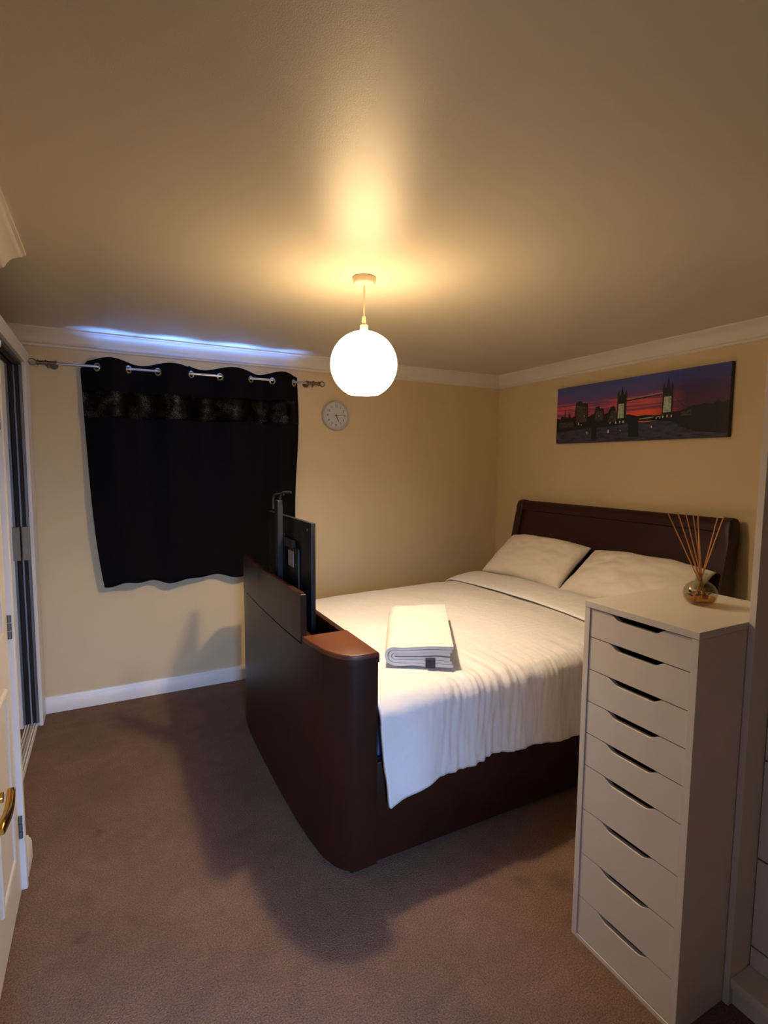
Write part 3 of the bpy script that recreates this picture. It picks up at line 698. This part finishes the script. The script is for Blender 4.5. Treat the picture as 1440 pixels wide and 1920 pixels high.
# flared end posts
for (a, b_) in ((hy0, hy0 + .069), (hy1 - .069, hy1)):
    bm = bmesh.new()
    pr = [(2.955, .0), (2.955, .55), (2.965, .76), (2.985, .93), (3.012, 1.08), (3.035, 1.19), (3.040, 1.262), (3.056, 1.296), (3.088, 1.311), (3.118, 1.306), (3.142, 1.282), (3.145, 1.18), (3.115, 1.02), (3.080, .85), (3.062, .6), (3.062, .0)]
    prism(bm, pr, 'y', a, b_)
    es = [e for e in bm.edges if (abs(e.verts[0].co.y - a) < 1e-6 and abs(e.verts[1].co.y - a) < 1e-6) or (abs(e.verts[0].co.y - b_) < 1e-6 and abs(e.verts[1].co.y - b_) < 1e-6)]
    bmesh.ops.bevel(bm, geom=es, offset=.014, segments=3, affect='EDGES', profile=.5)
    obj('headboard_post', bm, M['leather'], bed, smooth='auto')

mt = thing('mattress', 'thick mattress in the brown bed, its blue side showing under the duvet at the footboard', 'mattress', (1.9, 2.53, .38))
obj('mattress_body', B(XI + .012, 2.93, YN + .060, YF - .060, .382, .60, .05, 4), M['sheet'], mt, smooth='auto')

# ------------------------------------------------------------------ duvet
def lerp_tab(tab, x):
    if x <= tab[0][0]: return tab[0][1]
    for (a, va), (b_, vb) in zip(tab, tab[1:]):
        if x <= b_: return va + (vb - va) * (x - a) / (b_ - a)
    return tab[-1][1]
HEM = [(.90, .275), (.93, .28), (.973, .292), (1.02, .305), (1.17, .336), (1.25, .341), (1.33, .349), (1.41, .363), (1.50, .359), (1.65, .352), (1.88, .326), (2.3, .33), (2.7, .34)]
DX0, DX1 = .892, 2.62
ZTOP = .685
def duvet_section(x, s):
    """s in 0..1 along the arc from far hem to near hem; returns y, z"""
    hem = lerp_tab(HEM, x)
    yn, yf, rr = 1.715, 3.345, .075
    L = [(.68 - .42 - rr) , rr * PI / 2, (yf - yn) - 2 * rr, rr * PI / 2, (ZTOP - rr) - hem]
    T = sum(L); d = s * T
    if d < L[0]: return yf + .0, ZTOP - rr - (L[0] - d), 0
    d -= L[0]
    if d < L[1]:
        a = d / rr; return yf - rr + rr * math.cos(a), ZTOP - rr + rr * math.sin(a), .5
    d -= L[1]
    if d < L[2]: return yf - rr - d, ZTOP, 1
    d -= L[2]
    if d < L[3]:
        a = d / rr; return yn + rr - rr * math.sin(a), ZTOP - rr + rr * math.cos(a), 1.5
    d -= L[3]
    return yn, ZTOP - rr - d, 2
def ridge(t, sharp=1.6):  # rounded fold profile
    return (0.5 + 0.5 * math.cos(t)) ** sharp
def duvet_pt(x, s):
    y, z, k = duvet_section(x, s)
    n1 = noise.noise(Vector((x * 2.1, y * 1.7, 3.1))); n2 = noise.noise(Vector((x * 6.5, y * 5.0, z * 5 + 9)))
    if k in (1, .5, 1.5):
        crown = .050 * max(0, 1 - ((y - 2.53) / .86) ** 2) + .022 * math.exp(-((x - 2.0) / .5) ** 2)
        z += crown + .010 * n1 + .004 * n2
        # gathers running toward the near edge
        g = max(0, min(1, (2.28 - y) / .45)) * max(0, min(1, (x - 1.16) / .16)) * max(.22, min(1, (1.72 - x) / .3))
        sh = max(0, min(1, (2.12 - y) / .35))
        xw = x + (y - 1.8) * .10
        z += g * sh * (.017 * noise.noise(Vector((xw * 17, y * 2.5, 2))) + .009 * noise.noise(Vector((xw * 36, y * 4, 6))) + .004 * noise.noise(Vector((xw * 80, y * 7, 9))))
        z += .010 * (x < 1.25) * math.exp(-((x - .9) / .1) ** 2) * -1
    dy = 0
    if k >= 1.5:
        t = max(0, min(1, (ZTOP - z) / .3))
        g2 = max(0, min(1, (x - 1.08) / .2)) * max(.35, min(1.25, (1.9 - x) / .4)); w1 = x + .03 * noise.noise(Vector((x * 4, z * 3, 1)))
        dy = (.002 + .006 * t) * math.sin(w1 * 27 + .6) + .012 * t * noise.noise(Vector((x * 4, z * 3, 7)))
        dy += g2 * (.012 * noise.noise(Vector((x * 17 + z * 3, z * 2.6, 3))) + .0085 * noise.noise(Vector((x * 46 - z * 5, z * 4.5, 8))) + .0035 * noise.noise(Vector((x * 85, z * 9, 4))))
        dy += max(0, 1 - g2) * .010 * noise.noise(Vector((x * 9 + z * 7, z * 4 - x * 3, 5)))
        dy += -.018 * max(0, min(1, (ZTOP - z) / .3)) ** 1.4
    if k == 0: dy = .012 * math.sin(x * 23)
    xx = x
    if k == 2 and x < 1.05:
        t = (ZTOP - z) / .4
        xx += (1.05 - x) / .16 * (.045 * max(0, t - .25) ** 1.3)
    return Vector((xx, y + (dy if k >= 1.5 else -dy if False else dy), z))
def duvet_mesh():
    bm = bmesh.new(); NX, NS = 260, 190
    P = [[duvet_pt(DX0 + (DX1 - DX0) * i / NX, j / NS) for j in range(NS + 1)] for i in range(NX + 1)]
    grid(bm, P)
    bmesh.ops.recalc_face_normals(bm, faces=bm.faces[:])
    bmesh.ops.solidify(bm, geom=bm.faces[:], thickness=.016)
    return bm
dv = thing('duvet', 'white duvet spread over the bed, hanging down the near side in creases', 'duvet', (1.7, 2.53, .6))
obj('duvet_cover', duvet_mesh(), M['linen'], dv, smooth=True)
def fold_mesh():
    bm = bmesh.new(); NY, NP = 150, 44; rows = []
    for j in range(NY + 1):
        y = 1.66 + (3.395 - 1.66) * j / NY
        base = ZTOP + .050 * max(0, 1 - ((y - 2.53) / .86) ** 2)
        e = min(1, (3.395 - y) / .06, (y - 1.66) / .06); e = math.sqrt(max(.02, 1 - (1 - e) ** 2))
        if y < 1.80: base -= (1.80 - y) ** 1.6 * 1.1
        if y > 3.28: base -= (y - 3.28) ** 1.6 * 1.2
        row = []
        x0 = 2.285 + .012 * math.sin(y * 4) + .006 * noise.noise(Vector((y * 6, 0, 0)))
        for i in range(NP + 1):
            a = 2 * PI * i / NP
            # flat soft roll: thin fold edge, full crest
            cx, cz = math.cos(a), math.sin(a)
            hx = .165; ht = .054 * e + .006 * noise.noise(Vector((y * 4, cx * 1.2, 3)))
            px = x0 + hx + cx * hx
            th = ht * (.42 + .58 * ((cx + 1) / 2) ** .8)
            pz = base + .022 + .010 * 1 + th * (abs(cz) ** .75) * (1 if cz > 0 else -.45)
            row.append(Vector((px, y, pz)))
        rows.append(row)
    V = grid(bm, rows); bmesh.ops.remove_doubles(bm, verts=bm.verts[:], dist=1e-5); bmesh.ops.holes_fill(bm, edges=bm.edges[:]); return bm
obj('turned_back_fold', fold_mesh(), M['linen'], dv, smooth=True, label='thick turned-back band of the duvet below the pillows')

# ------------------------------------------------------------------ pillows
def pillow(name, label, c, w_, h_, th, tilt, yaw, seed, sag=0):
    bm = bmesh.new(); N = 56
    def pt(u, v, s):
        # u,v in -1..1 ; pinched corners
        e = (1 - abs(u) ** 2.6) * (1 - abs(v) ** 2.6)
        t = max(0, e) ** .48 * th / 2
        k = 1 - .055 * (1 - abs(v) ** 2) * abs(u) ** 3 ; k2 = 1 - .075 * (1 - abs(u) ** 2) * abs(v) ** 3
        n = noise.noise(Vector((u * 2.2 + seed, v * 2.2, s))) * .014 + noise.noise(Vector((u * 6 + seed, v * 5, s * 2))) * .006
        crease = .006 * math.sin(8 * u + 5 * v + seed) * abs(v) ** 2
        return Vector((u * w_ / 2 * k, v * h_ / 2 * k2 + sag * (u * u - .3) * (v + 1) * .5, s * (t + (n + crease) * min(1, e * 4)) ))
    top = [[bm.verts.new(pt(-1 + 2 * i / N, -1 + 2 * j / N, 1)) for j in range(N + 1)] for i in range(N + 1)]
    bot = [[bm.verts.new(pt(-1 + 2 * i / N, -1 + 2 * j / N, -1)) for j in range(N + 1)] for i in range(N + 1)]
    for i in range(N):
        for j in range(N):
            bm.faces.new((top[i][j], top[i + 1][j], top[i + 1][j + 1], top[i][j + 1])); bm.faces.new((bot[i][j], bot[i][j + 1], bot[i + 1][j + 1], bot[i + 1][j]))
    bmesh.ops.remove_doubles(bm, verts=bm.verts[:], dist=1e-5)
    # local x -> world -y, local y -> leaning up, local z -> toward the foot
    m = Matrix.Rotation(yaw, 4, 'Z')
    ex = Vector((0, -1, 0)); ey = Vector((math.cos(tilt), 0, math.sin(tilt))); ez = ex.cross(ey)
    if ez.x > 0: ez = -ez
    rot = Matrix((ex, ey, ez)).transposed().to_4x4()
    bm.transform(m @ rot)
    o = obj(name, bm, M['pillow'], None, smooth=True); o.location = c; tag(o, label, 'pillow', 'bed pillows'); return o
pillow('pillow', 'plump white pillow propped on the headboard in the far corner', (2.802, 2.955, .897), .78, .44, .17, R(40), R(2), 1.3, -.03)
pillow('pillow', 'flatter white pillow against the headboard, partly behind the drawer chest', (2.812, 2.138, .891), .84, .45, .17, R(37), R(-1), 6.1, -.03)

# ------------------------------------------------------------------ towel
def duvet_z(x, y):
    n1 = noise.noise(Vector((x * 2.1, y * 1.7, 3.1)))
    return ZTOP + .050 * max(0, 1 - ((y - 2.53) / .86) ** 2) + .022 * math.exp(-((x - 2.0) / .5) ** 2) + .010 * n1 + .007
def towel():
    t = thing('folded_towel', 'folded white towel lying on the foot end of the duvet', 'towel', (1.25, 2.10, .73))
    ax = Vector((.31, .54, 0)).normalized(); sd = Vector((ax.y, -ax.x, 0))   # long axis, sideways (to the right)
    org = Vector((1.178, 1.915, 0)); Lg, Wd = .56, .292
    zb = .722
    TH = .0135
    def layer_path(x_left, x_right, z0, z1, open_right=True, nseg=10):
        """U shape opened to the right: bottom run, round at the left, top run"""
        r = (z1 - z0) / 2; pts = []
        for i in range(13): pts.append((x_right + (x_left + r - x_right) * i / 12, z0))
        for i in range(1, nseg): a = -PI / 2 - PI * i / nseg; pts.append((x_left + r + r * math.cos(a), (z0 + z1) / 2 + r * math.sin(a)))
        for i in range(13): pts.append((x_left + r + (x_right - x_left - r) * i / 12, z1))
        return pts
    def mk(name, path, lab=None, l0=0.0, l1=Lg):
        bm = bmesh.new(); rows = []
        n = len(path)
        for side in (1, -1):
            seq = range(n) if side == 1 else range(n - 1, -1, -1)
            for i in seq:
                p = Vector(path[i]); q0 = Vector(path[max(0, i - 1)]); q1 = Vector(path[min(n - 1, i + 1)]); d = (q1 - q0).normalized(); nn = Vector((-d.y, d.x))
                rows.append(p + nn * TH * .48 * side)
        P = []
        K = 18
        for k in range(K + 1):
            l = l0 + (l1 - l0) * k / K; row = []
            end = .80 if k in (0, K) else 1
            for r_ in rows:
                wob = .004 * noise.noise(Vector((l * 8, r_.x * 12, r_.y * 20)))
                tw = org + ax * (l + .006 * noise.noise(Vector((r_.x * 14, r_.y * 40, 4)))) + sd * (r_.x - Wd / 2)
                sagz = .005 * math.sin(r_.x / Wd * PI * 1.6 + .6)
                row.append(Vector((tw.x, tw.y, duvet_z(tw.x, tw.y) + r_.y + wob - sagz * (r_.y / .07))))
            row.append(row[0]); P.append(row)
        grid(bm, P); bmesh.ops.remove_doubles(bm, verts=bm.verts[:], dist=1e-6); bmesh.ops.holes_fill(bm, edges=bm.edges[:], sides=0)
        return obj(name, bm, M['towel'], t, smooth='auto', label=lab)
    mk('towel_layer', layer_path(0, Wd, .007, .083))
    mk('towel_layer', layer_path(.016, Wd - .006, .0215, .0685))
    mk('towel_layer', layer_path(.032, Wd - .014, .0355, .0550))
    # towel label hanging from the lower layer at the near end
    bm = bmesh.new(); o0 = org - ax * .006 + sd * (Wd * .66 - Wd / 2)
    for k, (za, zb_, d0) in enumerate(((.034, .018, -.002), (.018, .002, -.004))):
        pass
    pts = [(0, .036, .0), (0, .030, -.006), (0, .012, -.010), (0, -.004, -.012)]
    rows = [[Vector((o0.x, o0.y, zb)) + ax * d + Vector((0, 0, z)) + sd * sx for sx in (-.021, .021)] for _, z, d in pts]
    grid(bm, rows); bmesh.ops.solidify(bm, geom=bm.faces[:], thickness=.0012)
    obj('care_tag', bm, mat('navy_tag', (.02, .03, .08), .6, col2=(.12, .10, .08), vscale=40), t, label='small navy and grey fabric tag')
    return t
towel()

# ------------------------------------------------------------------ television
TX = .790
tv = thing('television', 'thin black television raised from the footboard, seen from behind', 'television', (TX, 2.53, .86))
TY0, TY1 = 2.185, 2.875
obj('screen_housing', B(TX - .010, TX + .012, TY0, TY1, .852, 1.333, .003), M['black'], tv, smooth='auto')
obj('screen', B(TX + .0122, TX + .0135, TY0 + .012, TY1 - .012, .875, 1.322), M['screen'], tv)
obj('rear_bulge', B(TX - .024, TX - .0102, TY0 + .14, TY1 - .14, .86, 1.20, .006), M['black'], tv, smooth='auto')
obj('rating_label', B(TX - .0260, TX - .0242, 2.385, 2.465, 1.105, 1.180), M['label'], tv, label='small grey rating label')
for (y, z) in ((2.595, 1.228), (2.225, 1.30), (2.70, 1.30)):
    obj('screw', cyl(bmesh.new(), (TX - .0104, y, z), (TX - .0145, y, z), .005, n=10), M['chrome'], tv)
obj('mount_plate', B(TX - .022, TX - .0102, 2.55, 2.66, 1.205, 1.25, .003), M['grey_metal'], tv)

# ------------------------------------------------------------------ drawer chest
CXF, CYN, CYF, CH = 1.360, .819, 1.194, 1.160
CXB = CXF + .475
ch = thing('drawer_chest', 'tall narrow white chest of nine drawers beside the bed', 'chest of drawers', (CXF + .24, (CYN + CYF) / 2, 0))
obj('side_panel', B(CXF, CXB, CYN, CYN + .020, 0, CH - .0205, .0008), M['white_lac'], ch)
obj('side_panel', B(CXF, CXB, CYF - .020, CYF, 0, CH - .0205, .0008), M['white_lac'], ch)
obj('top_panel', B(CXF - .001, CXB, CYN - .0005, CYF + .0005, CH - .020, CH, .001), M['white_lac'], ch)
obj('back_panel', B(CXB - .005, CXB - .0005, CYN + .0205, CYF - .0205, .01, CH - .021), M['board_in'], ch)
obj('bottom_panel', B(CXF, CXB - .006, CYN + .0205, CYF - .0205, 0, .014), M['white_lac'], ch)
DZ = [1.139, 1.045, .938, .831, .724, .614, .461, .307, .152, .016]
ya, yb = CYN + .022, CYF - .022; ym = (ya + yb) / 2
for i in range(9):
    z1, z0 = DZ[i] - .0015, DZ[i + 1] + .0015
    hw, fl, dp = .094, .056, .0175
    top = [(yb, z1), (ym + hw, z1)]
    for k in range(1, 8):
        t = k / 8; s_ = t * t * (3 - 2 * t); top.append((ym + hw - (hw - fl) * t, z1 - dp * s_))
    top += [(ym + fl, z1 - dp), (ym - fl, z1 - dp)]
    for k in range(1, 8):
        t = 1 - k / 8; s_ = t * t * (3 - 2 * t); top.append((ym - fl - (hw - fl) * (1 - t), z1 - dp * s_))
    top += [(ym - hw, z1), (ya, z1)]
    bm = prism(bmesh.new(), top + [(ya, z0), (yb, z0)], 'x', CXF + .003, CXF + .019)
    dr = obj('drawer', bm, M['white_lac'], ch)
    bm = bmesh.new(); q0, q1 = ya + .012, yb - .012; zt = z1 - .026
    box(bm, CXF + .019, CXB - .03, q0, q0 + .010, z0 + .006, zt); box(bm, CXF + .019, CXB - .03, q1 - .010, q1, z0 + .006, zt)
    box(bm, CXB - .04, CXB - .03, q0 + .0101, q1 - .0101, z0 + .006, zt); box(bm, CXF + .0191, CXB - .0401, q0 + .0101, q1 - .0101, z0 + .004, z0 + .010)
    b_ = obj('drawer_box', bm, M['board_in'], dr); b_.location = (0, 0, 0)

# ------------------------------------------------------------------ reed diffuser on the chest
DC = Vector((1.652, 1.002, CH))
df = thing('reed_diffuser', 'round glass reed diffuser with orange sticks on top of the drawer chest', 'diffuser', DC)
bp_ = [(0, .0015), (.030, .0015), (.038, .006), (.046, .018), (.049, .032), (.047, .046), (.039, .060), (.026, .070), (.018, .074), (.0155, .078), (.0155, .094), (.0175, .096), (.0175, .100), (.0135, .100), (.0130, .078), (.017, .071), (.025, .067), (.037, .057), (.0445, .045), (.0465, .032), (.0435, .019), (.036, .009), (0, .006)]
obj('bottle', lathe(bmesh.new(), DC, bp_, n=48), M['bottle'], df, smooth=True)
obj('oil', lathe(bmesh.new(), DC, [(0, .0065), (.0355, .0095), (.0425, .019), (.0440, .0245), (0, .0245)], n=40), M['oil'], df, smooth='auto')
tips = [(1.512, .03, 1.449), (1.524, .0, 1.436), (1.542, .02, 1.453), (1.556, -.02, 1.449), (1.566, .01, 1.453), (1.580, -.02, 1.438), (1.645, .02, 1.444), (1.699, -.01, 1.437), (1.748, .0, 1.435)]
for k, (tx, ty, tz) in enumerate(tips):
    tip = Vector((tx + .004, DC.y + ty, tz)); nk = Vector((DC.x + .008 * (1 if tx > DC.x else -1) * .6, DC.y + ty * .15, CH + .099))
    d = (tip - nk).normalized(); foot = nk - d * ((nk.z - CH - .012) / d.z)
    off = foot - Vector((DC.x, DC.y, foot.z)); 
    if off.length > .034: foot = Vector((DC.x, DC.y, foot.z)) + off.normalized() * .034
    obj('reed', cyl(bmesh.new(), foot, tip, .0017, n=8), M['reed'], df, smooth='auto')
for k in range(9):
    a = 2 * PI * k / 9; bm = bmesh.new(); rr = .026 + .008 * random.random()
    c_ = DC + Vector((rr * math.cos(a), rr * math.sin(a), .030 + .012 * random.random()))
    ax1 = Vector((random.uniform(-1, 1), random.uniform(-1, 1), random.uniform(-.4, .6))).normalized(); ax2 = ax1.orthogonal().normalized()
    pts = [c_ + ax1 * (.010 * math.cos(t)) + ax2 * (.005 * math.sin(t)) for t in [2 * PI * q / 8 for q in range(8)]]
    V = [bm.verts.new(p) for p in pts]; bm.faces.new(V)
    bmesh.ops.solidify(bm, geom=bm.faces[:], thickness=.001)
    obj('dried_leaf', bm, M['leaf'] if k % 2 else M['petal'], df)

# ------------------------------------------------------------------ open white wardrobe at the right edge
WS = 1.581; wy0, wy1 = -.02, .800
ow = thing('open_wardrobe', 'white open-fronted wardrobe at the right edge, beside the drawer chest', 'wardrobe', (1.87, .39, 0))
obj('side_panel', B(WS, 2.15, wy1, wy1 + .0175, 0, 2.2, .0008), M['white_lac'], ow)
obj('side_panel', B(WS, 2.15, wy0 - .0175, wy0, 0, 2.2, .0008), M['white_lac'], ow)
obj('back_panel', B(2.14, 2.15, wy0 + .0005, wy1 - .0005, .06, 2.2), M['white_lac'], ow)
obj('top_panel', B(WS, 2.139, wy0 + .0005, wy1 - .0005, 2.182, 2.2), M['white_lac'], ow)
obj('bottom_shelf', B(WS + .001, 2.139, wy0 + .0005, wy1 - .0005, .062, .088, .001), M['white_lac'], ow)
obj('plinth', B(WS + .018, WS + .034, wy0 + .0005, wy1 - .0005, 0, .0615), M['white_lac'], ow)
xr = 1.678
for (a, b_) in ((.0885, .150), (.156, .431), (.437, .736), (.742, 1.03)):
    obj('inner_drawer' if b_ > .2 else 'filler_strip', B(xr, xr + .018, wy0 + .002, wy1 - .002, a, b_, .0012), M['white_lac'], ow)
obj('shadow_gap_board', B(xr + .018, 2.13, wy0 + .002, wy1 - .002, .09, .10), M['gap_dark'], ow)
for z in (.153, .434, .739):
    obj('drawer_gap_shade', B(xr + .004, 2.1, wy0 + .002, wy1 - .002, z - .0015, z + .0015), M['gap_dark'], ow)  # dark sheets filling the drawer gaps, painting in their shade
obj('drawer_top', B(xr, 2.139, wy0 + .002, wy1 - .002, 1.032, 1.05, .001), M['white_lac'], ow)

for o in _things:
    if '_o' in o: del o['_o']
for o in list(C.objects):
    if o.type == 'LIGHT' or o.type == 'CAMERA': pass
